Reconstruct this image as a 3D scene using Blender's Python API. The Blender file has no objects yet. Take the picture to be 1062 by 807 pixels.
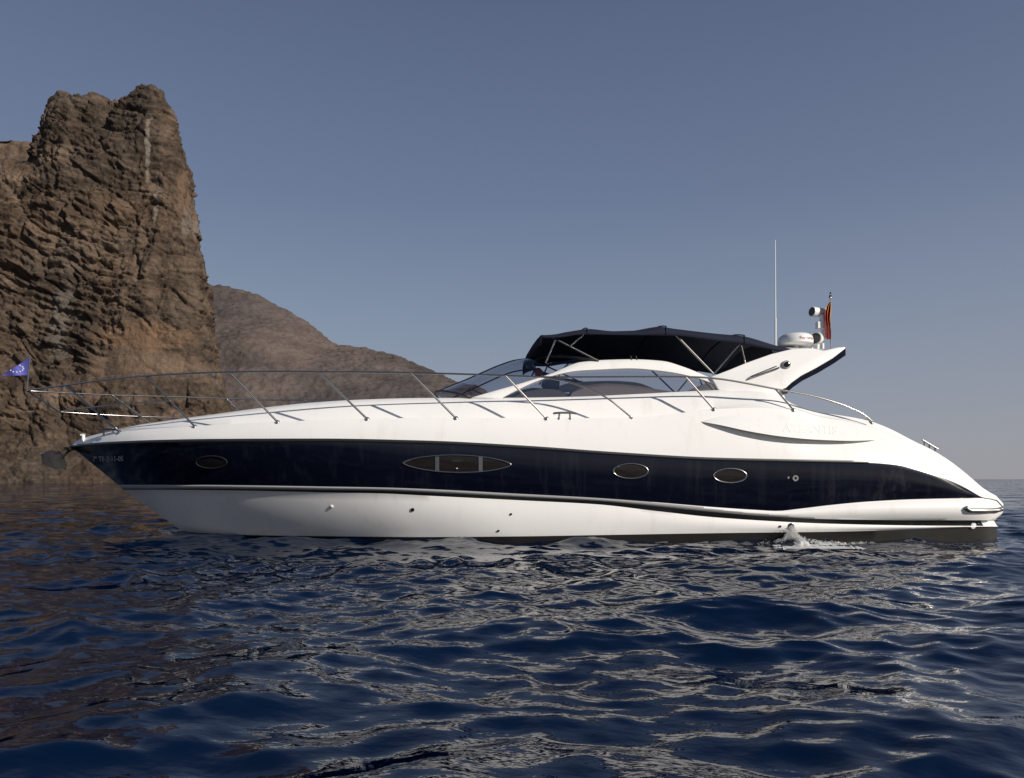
import bpy, bmesh, math, random
import numpy as np
from mathutils import Vector, noise, Matrix
from mathutils.bvhtree import BVHTree
R = math.radians
random.seed(4); rng = np.random.default_rng(11)
scene = bpy.context.scene
COL = scene.collection

# ------------------------------------------------------------------ camera, light
F, CX, HY, HC = 740.0, 531.0, 497.0, 0.95          # focal length in photo pixels, centre, horizon row, eye height
cam_d = bpy.data.cameras.new('camera'); cam = bpy.data.objects.new('camera', cam_d); COL.objects.link(cam)
cam.location = (0, 0, HC); cam.rotation_euler = (R(90), 0, 0)
cam_d.sensor_width = 36; cam_d.lens = 36*F/1062; cam_d.shift_y = (HY-403.5)/1062
cam_d.clip_start = 0.05; cam_d.clip_end = 30000
scene.camera = cam
SUN_AZ, SUN_EL = R(50), R(24)                       # to the right of straight behind the camera
sun_dir = Vector((math.sin(SUN_AZ)*math.cos(SUN_EL), -math.cos(SUN_AZ)*math.cos(SUN_EL), math.sin(SUN_EL)))
sd = bpy.data.lights.new('sun', 'SUN'); sd.energy = 4.9; sd.angle = R(0.5); sd.color = (1, .93, .84)
so = bpy.data.objects.new('sun', sd); COL.objects.link(so); so.rotation_euler = sun_dir.to_track_quat('Z', 'Y').to_euler()
w = bpy.data.worlds.new('World'); scene.world = w; w.use_nodes = True
nt = w.node_tree; bg = nt.nodes['Background']
sky = nt.nodes.new('ShaderNodeTexSky'); sky.sky_type = 'NISHITA'; sky.sun_disc = False
sky.sun_elevation = SUN_EL; sky.sun_rotation = math.atan2(sun_dir.x, sun_dir.y)
sky.air_density = 1.0; sky.dust_density = 1.2; sky.ozone_density = 1.4
hs = nt.nodes.new('ShaderNodeHueSaturation'); hs.inputs['Saturation'].default_value = 0.62
nt.links.new(sky.outputs[0], hs.inputs['Color'])
tcw = nt.nodes.new('ShaderNodeTexCoord'); sx = nt.nodes.new('ShaderNodeSeparateXYZ'); nt.links.new(tcw.outputs['Generated'], sx.inputs[0])
ramp = nt.nodes.new('ShaderNodeValToRGB'); nt.links.new(sx.outputs['Z'], ramp.inputs[0]); e = ramp.color_ramp.elements
e[0].position = 0.0; e[0].color = (7.3, 7.6, 8.4, 1); e[1].position = .9; e[1].color = (.5, 1.2, 3.2, 1)
for p_, c_ in ((.10, (6.1, 7.0, 8.6, 1)), (.22, (4.6, 5.9, 8.2, 1)), (.36, (3.1, 4.2, 6.8, 1)), (.55, (2.1, 2.9, 5.2, 1)), (.64, (1.0, 1.8, 4.0, 1))):
    q_ = e.new(p_); q_.color = c_
mxw = nt.nodes.new('ShaderNodeMix'); mxw.data_type = 'RGBA'; mxw.inputs['Factor'].default_value = .8
nt.links.new(hs.outputs[0], mxw.inputs['A']); nt.links.new(ramp.outputs[0], mxw.inputs['B'])
tint = nt.nodes.new('ShaderNodeMix'); tint.data_type = 'RGBA'; tint.blend_type = 'MULTIPLY'; tint.inputs['B'].default_value = (1.035, .99, .975, 1)   # warmer air down-sun
rx = nt.nodes.new('ShaderNodeMapRange'); rx.inputs['From Min'].default_value = -.1; rx.inputs['From Max'].default_value = .6; nt.links.new(sx.outputs['X'], rx.inputs['Value'])
nt.links.new(rx.outputs[0], tint.inputs['Factor']); nt.links.new(mxw.outputs['Result'], tint.inputs['A']); nt.links.new(tint.outputs['Result'], bg.inputs['Color'])
bg.inputs['Strength'].default_value = 0.05
scene.view_settings.view_transform = 'Standard'; scene.view_settings.look = 'None'
scene.view_settings.exposure = 0.0; scene.view_settings.gamma = 1

# ------------------------------------------------------------------ helpers
def P(px, py, Y):                                   # point at depth Y seen at a photo pixel
    return Vector(((px-CX)/F*Y, Y, HC+(HY-py)/F*Y))
YC = 13.25                                          # centreline of the boat

def tag(o, label=None, cat=None, group=None, kind=None):
    for k, v in (('label', label), ('category', cat), ('group', group), ('kind', kind)):
        if v: o[k] = v
    return o
def link(name, me, mats, parent=None, smooth=None):
    o = bpy.data.objects.new(name, me); COL.objects.link(o)
    for m in (mats if isinstance(mats, (list, tuple)) else [mats]): me.materials.append(m)
    if parent: o.parent = parent; o.matrix_parent_inverse = parent.matrix_world.inverted()
    if smooth is not None:
        me.shade_smooth()
        if smooth < 180: me.set_sharp_from_angle(angle=R(smooth))
    return o
def empty(name, loc):
    o = bpy.data.objects.new(name, None); COL.objects.link(o); o.location = loc
    o.empty_display_size = .2
    o.matrix_world = Matrix.Translation(loc)
    return o
def pchip(x, y, xs):
    x = np.asarray(x, float); y = np.asarray(y, float); h = np.diff(x); d = np.diff(y)/h
    m = np.zeros_like(y)
    for i in range(1, len(x)-1):
        if d[i-1]*d[i] > 0:
            w1 = 2*h[i]+h[i-1]; w2 = h[i]+2*h[i-1]; m[i] = (w1+w2)/(w1/d[i-1]+w2/d[i])
    m[0] = d[0]; m[-1] = d[-1]
    xs = np.asarray(xs, float); i = np.clip(np.searchsorted(x, xs)-1, 0, len(x)-2)
    t = (xs-x[i])/h[i]
    return ((1+2*t)*(1-t)**2*y[i] + t*(1-t)**2*h[i]*m[i] + t*t*(3-2*t)*y[i+1] + t*t*(t-1)*h[i]*m[i+1])
def catmull(pts, n=8):
    pts = [Vector(p) for p in pts]
    if len(pts) < 3: return pts
    q = [2*pts[0]-pts[1]]+pts+[2*pts[-1]-pts[-2]]; out = []
    for i in range(1, len(q)-2):
        for k in range(n):
            t = k/n; a, b, c, d = q[i-1:i+3]
            out.append(.5*((2*b)+(c-a)*t+(2*a-5*b+4*c-d)*t*t+(3*b-a-3*c+d)*t**3))
    out.append(pts[-1]); return out
class MB:
    def __init__(s): s.v = []; s.f = []; s.m = []
    def add(s, vs, fs, mi=0):
        b = len(s.v); s.v += [tuple(v) for v in vs]
        for f in fs: s.f.append([b+i for i in f]); s.m.append(mi)
    def tube(s, pts, r, seg=8, mi=0, closed=False, r2=None):
        pts = [Vector(p) for p in pts]; n = len(pts); vs = []; prev = None
        for i, p in enumerate(pts):
            a = pts[(i-1) % n] if closed or i else pts[i]; b = pts[(i+1) % n] if closed or i < n-1 else pts[i]
            t = (b-a).normalized()
            if prev is None:
                up = Vector((0, 0, 1)) if abs(t.z) < .9 else Vector((1, 0, 0)); u = t.cross(up).normalized()
            else: u = (prev-t*prev.dot(t)).normalized()
            prev = u; q = t.cross(u); rr = r if r2 is None else r+(r2-r)*i/max(1, n-1)
            for k in range(seg):
                an = 2*math.pi*k/seg; vs.append(p+u*rr*math.cos(an)+q*rr*math.sin(an))
        fs = []
        for i in range(n if closed else n-1):
            j = (i+1) % n
            for k in range(seg):
                l = (k+1) % seg; fs.append([i*seg+k, i*seg+l, j*seg+l, j*seg+k])
        if not closed: fs += [list(range(seg))[::-1], [(n-1)*seg+k for k in range(seg)]]
        s.add(vs, fs, mi); return s
    def box(s, c, size, rot=None, mi=0):
        c = Vector(c); hx, hy, hz = [d/2 for d in size]; vs = []
        for x in (-hx, hx):
            for y in (-hy, hy):
                for z in (-hz, hz):
                    v = Vector((x, y, z)); v = rot @ v if rot else v; vs.append(c+v)
        s.add(vs, [[0,1,3,2],[4,6,7,5],[0,4,5,1],[2,3,7,6],[0,2,6,4],[1,5,7,3]], mi); return s
    def lathe(s, prof, origin, axis=(0,0,1), seg=24, mi=0):
        axis = Vector(axis).normalized(); up = Vector((0,0,1)) if abs(axis.z) < .9 else Vector((1,0,0))
        u = axis.cross(up).normalized(); q = axis.cross(u); o = Vector(origin); vs = []
        for r, h in prof:
            for k in range(seg):
                a = 2*math.pi*k/seg; vs.append(o+axis*h+u*r*math.cos(a)+q*r*math.sin(a))
        fs = []
        for i in range(len(prof)-1):
            for k in range(seg):
                l = (k+1) % seg; fs.append([i*seg+k, i*seg+l, (i+1)*seg+l, (i+1)*seg+k])
        fs += [list(range(seg))[::-1], [(len(prof)-1)*seg+k for k in range(seg)]]
        s.add(vs, fs, mi); return s
    def prism(s, poly, offs, mi=0):                 # poly: near-side points; offs: thickness vector
        n = len(poly); a = [Vector(p) for p in poly]; b = [p+Vector(offs) for p in a]
        s.add(a+b, [list(range(n)), list(range(n, 2*n))[::-1]]+[[i, n+i, n+(i+1) % n, (i+1) % n] for i in range(n)], mi); return s
    def grid(s, rows, mi=0, flip=False, closed=False):
        nr, nc = len(rows), len(rows[0]); vs = [v for r in rows for v in r]; fs = []
        for i in range(nr-1):
            for j in range(nc if closed else nc-1):
                k = (j+1) % nc; f = [i*nc+j, i*nc+k, (i+1)*nc+k, (i+1)*nc+j]; fs.append(f[::-1] if flip else f)
        s.add(vs, fs, mi); return s
    def mirror(s):                                  # the same on the other side of the centreline
        n = len(s.v); v = s.v[:]; f = s.f[:]; m = s.m[:]
        s.v += [(x, 2*YC-y, z) for x, y, z in v]; s.f += [[n+i for i in q][::-1] for q in f]; s.m += m; return s
    def pair(s, name, mats, parent=None, smooth=40):  # one mesh on each side
        a = s.build(name, mats, parent, smooth); c = MB(); c.v = [(x, 2*YC-y, z) for x, y, z in s.v]; c.f = [q[::-1] for q in s.f]; c.m = s.m
        return a, c.build(name, mats, parent, smooth)
    def mesh(s, name, fixn=True, merge=True):
        me = bpy.data.meshes.new(name); me.from_pydata(s.v, [], s.f)
        me.polygons.foreach_set('material_index', s.m)
        if fixn or merge:
            bm = bmesh.new(); bm.from_mesh(me)
            if merge: bmesh.ops.remove_doubles(bm, verts=bm.verts, dist=1e-5)
            if fixn: bmesh.ops.recalc_face_normals(bm, faces=bm.faces)
            bm.to_mesh(me); bm.free()
        me.update(); return me
    def build(s, name, mats, parent=None, smooth=40, fixn=True):
        return link(name, s.mesh(name, fixn), mats, parent, smooth)
def bevel(o, wd, seg=2):
    bm = bmesh.new(); bm.from_mesh(o.data)
    es = [e for e in bm.edges if len(e.link_faces) == 2 and e.calc_face_angle(0) > R(30)]
    bmesh.ops.bevel(bm, geom=es, offset=wd, segments=seg, affect='EDGES', profile=.5, clamp_overlap=True)
    bm.to_mesh(o.data); bm.free(); o.data.shade_smooth(); o.data.set_sharp_from_angle(angle=R(50)); return o

# ------------------------------------------------------------------ materials
def mat(name, col, rough=.5, metal=0., spec=.5, coat=0., bump=None, var=None):
    m = bpy.data.materials.new(name); m.use_nodes = True; n = m.node_tree.nodes; l = m.node_tree.links
    b = n['Principled BSDF']; b.inputs['Base Color'].default_value = (*col, 1)
    b.inputs['Roughness'].default_value = rough; b.inputs['Metallic'].default_value = metal
    b.inputs['Specular IOR Level'].default_value = spec; b.inputs['Coat Weight'].default_value = coat
    b.inputs['Coat Roughness'].default_value = .05
    tc = n.new('ShaderNodeTexCoord')
    if var:
        sc, amt = var; t = n.new('ShaderNodeTexNoise'); t.inputs['Scale'].default_value = sc; t.inputs['Detail'].default_value = 6
        l.new(tc.outputs['Object'], t.inputs['Vector'])
        mx = n.new('ShaderNodeMix'); mx.data_type = 'RGBA'
        mx.inputs['A'].default_value = (*[c*(1-amt) for c in col], 1); mx.inputs['B'].default_value = (*[min(1, c*(1+amt)) for c in col], 1)
        l.new(t.outputs['Fac'], mx.inputs['Factor']); l.new(mx.outputs['Result'], b.inputs['Base Color'])
        rm = n.new('ShaderNodeMapRange'); rm.inputs['To Min'].default_value = max(0, rough-.06); rm.inputs['To Max'].default_value = min(1, rough+.08)
        l.new(t.outputs['Fac'], rm.inputs['Value']); l.new(rm.outputs['Result'], b.inputs['Roughness'])
    if bump:
        sc, st, dist = bump; t = n.new('ShaderNodeTexNoise'); t.inputs['Scale'].default_value = sc; t.inputs['Detail'].default_value = 3
        l.new(tc.outputs['Object'], t.inputs['Vector']); bp = n.new('ShaderNodeBump')
        bp.inputs['Strength'].default_value = st; bp.inputs['Distance'].default_value = dist
        l.new(t.outputs['Fac'], bp.inputs['Height']); l.new(bp.outputs['Normal'], b.inputs['Normal'])
    return m
def glass(name, tint, refl=1.0, base=.05):
    m = bpy.data.materials.new(name); m.use_nodes = True; n = m.node_tree.nodes; l = m.node_tree.links
    n.remove(n['Principled BSDF']); out = n['Material Output']
    t = n.new('ShaderNodeBsdfTransparent'); t.inputs[0].default_value = (*tint, 1)
    g = n.new('ShaderNodeBsdfGlossy'); g.inputs['Roughness'].default_value = .02; g.inputs[0].default_value = (refl, refl, refl, 1)
    lw = n.new('ShaderNodeLayerWeight'); pw = n.new('ShaderNodeMath'); pw.operation = 'POWER'; pw.inputs[1].default_value = 5; l.new(lw.outputs['Facing'], pw.inputs[0])
    fr = n.new('ShaderNodeMath'); fr.operation = 'MULTIPLY_ADD'; fr.inputs[1].default_value = .9; fr.inputs[2].default_value = base; l.new(pw.outputs[0], fr.inputs[0])
    mx = n.new('ShaderNodeMixShader')
    l.new(fr.outputs[0], mx.inputs[0]); l.new(t.outputs[0], mx.inputs[1]); l.new(g.outputs[0], mx.inputs[2]); l.new(mx.outputs[0], out.inputs[0])
    return m
M = dict(
    white=mat('white_gelcoat', (.80, .79, .765), .22, spec=.5, var=(1.2, .03), bump=(1.1, .12, .02)),
    navy=mat('navy_gelcoat', (.0022, .003, .0085), .10, spec=.5, var=(.8, .25), bump=(1.3, .10, .02)),
    black=mat('black_stripe', (.008, .008, .009), .35),
    silver=mat('silver_stripe', (.34, .34, .335), .35),
    anti=mat('antifouling', (.010, .009, .0075), .6, var=(6, .4)),
    rubber=mat('black_rubber', (.02, .02, .021), .45),
    steel=mat('stainless_steel', (.38, .365, .345), .26, metal=1.),
    dull=mat('dull_steel', (.35, .35, .34), .4, metal=1.),
    canvas=mat('navy_canvas', (.012, .015, .030), .8, spec=.2, bump=(7, .25, .03), var=(3, .3)),
    plastic=mat('white_plastic', (.72, .72, .70), .35),
    dark=mat('dark_lens', (.012, .012, .014), .12),
    pane=mat('dark_window_glass', (.012, .009, .007), .06, spec=.6),
    dash=mat('dark_vinyl', (.07, .066, .062), .6),
    seat=mat('grey_upholstery', (.19, .17, .16), .6),
    letter=mat('grey_lettering', (.50, .50, .52), .5),
    red=mat('red_cloth', (.42, .03, .02), .7), yellow=mat('yellow_cloth', (.60, .32, .03), .7),
    blue=mat('blue_cloth', (.09, .09, .36), .7), star=mat('pale_star_print', (.75, .74, .60), .7),
    redink=mat('red_print', (.30, .06, .05), .5), bluebit=mat('blue_plastic', (.02, .12, .45), .4),
    galv=mat('galvanised_steel', (.016, .016, .017), .7, spec=.2, var=(11, .85)),  # strong mottling stands in for shading on the anchor's flat faces
    glass=glass('tinted_glass', (.80, .785, .80), base=.2), screen=glass('smoked_screen_glass', (.74, .75, .80)),
    foam=mat('white_foam', (.58, .58, .57), .6),
)

def wear(m, tint, scale, lo, amt, zone=None):
    n = m.node_tree.nodes; l = m.node_tree.links; b = n['Principled BSDF']; tc = n.new('ShaderNodeTexCoord'); mp = n.new('ShaderNodeMapping')
    mp.inputs['Scale'].default_value = scale; l.new(tc.outputs['Object'], mp.inputs[0]); t = n.new('ShaderNodeTexNoise'); t.inputs['Detail'].default_value = 8
    t.inputs['Scale'].default_value = 1; t.inputs['Roughness'].default_value = .7; l.new(mp.outputs[0], t.inputs['Vector'])
    mr = n.new('ShaderNodeMapRange'); mr.inputs['From Min'].default_value = lo; mr.inputs['From Max'].default_value = lo+.22; mr.inputs['To Max'].default_value = amt
    l.new(t.outputs['Fac'], mr.inputs['Value']); fac = mr.outputs[0]
    if zone:
        sx = n.new('ShaderNodeSeparateXYZ'); l.new(tc.outputs['Object'], sx.inputs[0]); zr = n.new('ShaderNodeMapRange'); zr.inputs['From Min'].default_value = zone[0]; zr.inputs['From Max'].default_value = zone[1]
        l.new(sx.outputs['X'], zr.inputs['Value']); mu = n.new('ShaderNodeMath'); mu.operation = 'MULTIPLY'; l.new(fac, mu.inputs[0]); l.new(zr.outputs[0], mu.inputs[1]); fac = mu.outputs[0]
    src = b.inputs['Base Color'].links[0].from_socket; mx = n.new('ShaderNodeMix'); mx.data_type = 'RGBA'; l.new(fac, mx.inputs['Factor']); l.new(src, mx.inputs['A'])
    mx.inputs['B'].default_value = (*tint, 1); l.new(mx.outputs['Result'], b.inputs['Base Color'])
wear(M['white'], (.60, .57, .51), (5, 5, .7), .54, .45)
wear(M['navy'], (.05, .05, .055), (3.2, 3, 1.6), .55, .55, (3.0, 5.5))
wear(M['navy'], (.02, .022, .03), (6, 6, .6), .52, .5)

# ------------------------------------------------------------------ sea
def steps(start, first, ratio, end):
    out = [start]; s = first
    while abs(out[-1]-start) < end: s *= ratio; out.append(out[-1]+s)
    return out
xp = list(np.arange(0, 5.0, .024))+list(np.arange(5.0, 10.5, .045)); xp += steps(xp[-1], .045, 1.06, 9000)[1:]
xs = np.array([-v for v in xp[:0:-1]]+xp)
yf = list(np.arange(2.0, 7.0, .022))+list(np.arange(7.0, 15.0, .036)); yf += steps(yf[-1], .036, 1.03, 12000)[1:]
yb = [2-(v) for v in steps(0, .05, 1.12, 800)[1:]][::-1]
ys = np.array(yb+yf)
X, Yg = np.meshgrid(xs, ys); SP = np.maximum(*np.meshgrid(np.gradient(xs), np.gradient(ys)))
dX = np.zeros_like(X); dY = np.zeros_like(X); Z = np.zeros_like(X)
NW = 160; lam = np.exp(np.linspace(math.log(.085), math.log(5.0), NW))
for i, L in enumerate(lam):
    k = 2*math.pi/L
    slope = (.035*math.exp(-(math.log(L/.30)/1.0)**2)+.024*math.exp(-(math.log(L/1.5)/.6)**2))*(.5+rng.random())
    th = R(-96)+rng.normal()*R(38) if L < 3 else R(-100)+rng.normal()*R(22)
    c, s_ = math.cos(th), math.sin(th); a = slope/k
    # short ripples come in patches
    ph = k*(c*X+s_*Yg)+rng.random()*6.283
    att = np.clip((L/(SP*2.6)-.6), 0, 1)
    if L < 1.0:
        q = rng.random(4)*6.28
        att = att*(.75+.45*np.sin(X*.9+q[0])*np.sin(Yg*.7+q[1])+.3*np.sin(X*.31+Yg*.45+q[2]))
    A = a*att
    Z += A*np.cos(ph); dX -= 1.0*A*c*np.sin(ph); dY -= 1.0*A*s_*np.sin(ph)
nr, nc = X.shape
co = np.stack([X+dX, Yg+dY, Z-.035], -1).reshape(-1, 3)
idx = np.arange(nr*nc).reshape(nr, nc)
q = np.stack([idx[:-1, :-1], idx[:-1, 1:], idx[1:, 1:], idx[1:, :-1]], -1).reshape(-1, 4)
me = bpy.data.meshes.new('sea'); me.vertices.add(len(co)); me.vertices.foreach_set('co', co.ravel())
me.loops.add(q.size); me.loops.foreach_set('vertex_index', q.ravel()); me.polygons.add(len(q))
me.polygons.foreach_set('loop_start', np.arange(0, q.size, 4)); me.update(calc_edges=True); me.shade_smooth()
def sea_mat():
    m = bpy.data.materials.new('sea_water'); m.use_nodes = True; n = m.node_tree.nodes; l = m.node_tree.links
    b = n['Principled BSDF']; b.inputs['Base Color'].default_value = (.0002, .0056, .0225, 1)
    b.inputs['Roughness'].default_value = .03; b.inputs['IOR'].default_value = 1.5
    tc = n.new('ShaderNodeTexCoord'); mp = n.new('ShaderNodeMapping'); l.new(tc.outputs['Object'], mp.inputs[0])
    mp.inputs['Rotation'].default_value[2] = R(8)
    h = None
    for sc, strength, det in ((.35, .8, 4), (2.6, .30, 4), (9, .09, 4)):
        mm = n.new('ShaderNodeMapping'); mm.inputs['Scale'].default_value = (sc*.55, sc, sc); l.new(mp.outputs[0], mm.inputs[0])
        t = n.new('ShaderNodeTexNoise'); t.inputs['Scale'].default_value = 1; t.inputs['Detail'].default_value = det
        l.new(mm.outputs[0], t.inputs['Vector'])
        mu = n.new('ShaderNodeMath'); mu.operation = 'MULTIPLY'; mu.inputs[1].default_value = strength*.16; l.new(t.outputs['Fac'], mu.inputs[0])
        if h is None: h = mu
        else:
            ad = n.new('ShaderNodeMath'); l.new(h.outputs[0], ad.inputs[0]); l.new(mu.outputs[0], ad.inputs[1]); h = ad
    bp = n.new('ShaderNodeBump'); bp.inputs['Strength'].default_value = .45; bp.inputs['Distance'].default_value = 1
    l.new(h.outputs[0], bp.inputs['Height']); last = bp.outputs[0]
    vl = n.new('ShaderNodeVectorMath'); vl.operation = 'DISTANCE'; l.new(tc.outputs['Object'], vl.inputs[0]); vl.inputs[1].default_value = (0, 9, 0)
    rg = n.new('ShaderNodeMapRange'); rg.inputs['From Min'].default_value = 9; rg.inputs['From Max'].default_value = 45   # open water beyond the boat is choppier
    rg.inputs['To Min'].default_value = 1; rg.inputs['To Max'].default_value = 3.6; l.new(vl.outputs['Value'], rg.inputs['Value'])
    for sc, amt in ((1.3, .42), (7.0, .15)):
        mm = n.new('ShaderNodeMapping'); mm.inputs['Scale'].default_value = (sc*.6, sc, sc); l.new(mp.outputs[0], mm.inputs[0])
        t = n.new('ShaderNodeTexNoise'); t.inputs['Scale'].default_value = 1; t.inputs['Detail'].default_value = 3; l.new(mm.outputs[0], t.inputs['Vector'])
        sb = n.new('ShaderNodeVectorMath'); sb.operation = 'SUBTRACT'; l.new(t.outputs['Color'], sb.inputs[0]); sb.inputs[1].default_value = (.5, .5, .5)
        sc_ = n.new('ShaderNodeVectorMath'); sc_.operation = 'MULTIPLY'; l.new(sb.outputs[0], sc_.inputs[0]); sc_.inputs[1].default_value = (amt, amt*1.3, 0)
        s2_ = n.new('ShaderNodeVectorMath'); s2_.operation = 'SCALE'; l.new(sc_.outputs[0], s2_.inputs[0]); l.new(rg.outputs[0], s2_.inputs['Scale']); sc_ = s2_
        ad = n.new('ShaderNodeVectorMath'); l.new(last, ad.inputs[0]); l.new(sc_.outputs[0], ad.inputs[1]); last = ad.outputs[0]
    nm = n.new('ShaderNodeVectorMath'); nm.operation = 'NORMALIZE'; l.new(last, nm.inputs[0]); l.new(nm.outputs[0], b.inputs['Normal'])
    return m
tag(link('sea', me, sea_mat()), kind='structure')

# ------------------------------------------------------------------ rock
def rock_mat(name, dark, mid, light, zs, extra=None, bumpd=.35):
    m = bpy.data.materials.new(name); m.use_nodes = True; n = m.node_tree.nodes; l = m.node_tree.links
    b = n['Principled BSDF']; b.inputs['Roughness'].default_value = .9; b.inputs['Specular IOR Level'].default_value = .15
    tc = n.new('ShaderNodeTexCoord')
    def ns(scale, det, sc=(1, 1, 1), rot=0):
        mp = n.new('ShaderNodeMapping'); mp.inputs['Scale'].default_value = sc; mp.inputs['Rotation'].default_value[1] = rot
        l.new(tc.outputs['Object'], mp.inputs[0]); t = n.new('ShaderNodeTexNoise'); t.inputs['Scale'].default_value = scale
        t.inputs['Detail'].default_value = det; t.inputs['Roughness'].default_value = .65; l.new(mp.outputs[0], t.inputs['Vector']); return t
    a = ns(zs, 10); s = ns(zs*1.6, 8, (.25, .25, 1.6), R(14)); f = ns(zs*9, 8)
    ad = n.new('ShaderNodeMath'); l.new(a.outputs['Fac'], ad.inputs[0]); l.new(s.outputs['Fac'], ad.inputs[1])
    ad2 = n.new('ShaderNodeMath'); ad2.operation = 'MULTIPLY_ADD'; l.new(f.outputs['Fac'], ad2.inputs[0]); ad2.inputs[1].default_value = .8; l.new(ad.outputs[0], ad2.inputs[2])
    mr = n.new('ShaderNodeMapRange'); mr.inputs['From Min'].default_value = 1.02; mr.inputs['From Max'].default_value = 1.78; l.new(ad2.outputs[0], mr.inputs['Value'])
    cr = n.new('ShaderNodeValToRGB'); e = cr.color_ramp.elements
    e[0].color = (*dark, 1); e[1].color = (*light, 1); x = e.new(.5); x.color = (*mid, 1)
    l.new(mr.outputs[0], cr.inputs[0]); colr = cr.outputs[0]
    pz = ns(zs*.33, 6); pm = n.new('ShaderNodeMapRange'); pm.inputs['From Min'].default_value = .38; pm.inputs['From Max'].default_value = .64; l.new(pz.outputs['Fac'], pm.inputs['Value'])
    hue = n.new('ShaderNodeValToRGB'); hue.color_ramp.elements[0].color = (.66, .68, .70, 1); hue.color_ramp.elements[1].color = (1.16, 1.06, .98, 1); l.new(pm.outputs[0], hue.inputs[0])
    mh = n.new('ShaderNodeMix'); mh.data_type = 'RGBA'; mh.blend_type = 'MULTIPLY'; mh.inputs['Factor'].default_value = 1; l.new(colr, mh.inputs['A']); l.new(hue.outputs[0], mh.inputs['B']); colr = mh.outputs['Result']
    # tinted patches: (x, z, radius x, radius z, colour)
    for (cx, cz, rx, rz, c, amt) in extra or []:
        mp = n.new('ShaderNodeMapping'); mp.vector_type = 'TEXTURE'
        mp.inputs['Location'].default_value = (cx, 210, cz); mp.inputs['Scale'].default_value = (rx, 30, rz); l.new(tc.outputs['Object'], mp.inputs[0])
        vl = n.new('ShaderNodeVectorMath'); vl.operation = 'LENGTH'; l.new(mp.outputs[0], vl.inputs[0])
        sm = n.new('ShaderNodeMath'); sm.operation = 'MULTIPLY_ADD'; l.new(a.outputs['Fac'], sm.inputs[0]); sm.inputs[1].default_value = 1.6; l.new(vl.outputs['Value'], sm.inputs[2])
        r2 = n.new('ShaderNodeMapRange'); r2.inputs['From Min'].default_value = 1.9; r2.inputs['From Max'].default_value = 1.5
        r2.inputs['To Max'].default_value = amt; l.new(sm.outputs[0], r2.inputs['Value'])
        mx = n.new('ShaderNodeMix'); mx.data_type = 'RGBA'; l.new(r2.outputs[0], mx.inputs['Factor']); l.new(colr, mx.inputs['A'])
        mul = n.new('ShaderNodeMix'); mul.data_type = 'RGBA'; mul.blend_type = 'MULTIPLY'; mul.inputs['Factor'].default_value = .5
        mul.inputs['A'].default_value = (*c, 1); fr = n.new('ShaderNodeMapRange'); fr.inputs['To Min'].default_value = .2; fr.inputs['To Max'].default_value = 1.6
        l.new(f.outputs['Fac'], fr.inputs['Value']); l.new(fr.outputs[0], mul.inputs['B'])
        l.new(mul.outputs['Result'], mx.inputs['B']); colr = mx.outputs['Result']
    l.new(colr, b.inputs['Base Color'])
    bp = n.new('ShaderNodeBump'); bp.inputs['Strength'].default_value = 1.0; bp.inputs['Distance'].default_value = bumpd*1.8
    l.new(ad2.outputs[0], bp.inputs['Height']); l.new(bp.outputs[0], b.inputs['Normal'])
    return m

def relief(slices, x0, x1, dx, y0, y1, dy):
    gx = np.arange(x0, x1+dx/2, dx); gy = np.arange(y0, y1+dy/2, dy); rows = []
    for Y, prof in slices:
        if prof is None: rows.append(np.full(len(gx), -4.0))
        else:
            pts = [P(a, b_, Y) for a, b_ in prof]
            rows.append(np.interp(gx, [p.x for p in pts], [max(p.z, -4) for p in pts]))
    rows = np.array(rows); sy = [s[0] for s in slices]; H = np.empty((len(gy), len(gx)))
    for i, y in enumerate(gy):
        k = min(max(np.searchsorted(sy, y)-1, 0), len(sy)-2); t = min(max((y-sy[k])/(sy[k+1]-sy[k]), 0), 1)
        H[i] = rows[k]*(1-t)+rows[k+1]*t
    return gx, gy, H
def solid(gx, gy, H, base=-6):
    ny, nx = H.shape; gxx, gyy = np.meshgrid(gx, gy)
    top = np.stack([gxx, gyy, H], -1).reshape(-1, 3); bot = top.copy(); bot[:, 2] = base; n = nx*ny
    f = []
    I = np.arange(n).reshape(ny, nx)
    f += np.stack([I[:-1, :-1], I[:-1, 1:], I[1:, 1:], I[1:, :-1]], -1).reshape(-1, 4).tolist()
    f += (np.stack([I[:-1, :-1], I[1:, :-1], I[1:, 1:], I[:-1, 1:]], -1).reshape(-1, 4)+n).tolist()
    rim = list(I[0, :])+list(I[1:, -1])+list(I[-1, -2::-1])+list(I[-2:0:-1, 0])
    for a, b_ in zip(rim, rim[1:]+rim[:1]): f.append([int(a), int(a+n), int(b_+n), int(b_)])
    return np.vstack([top, bot]).tolist(), f
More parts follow.
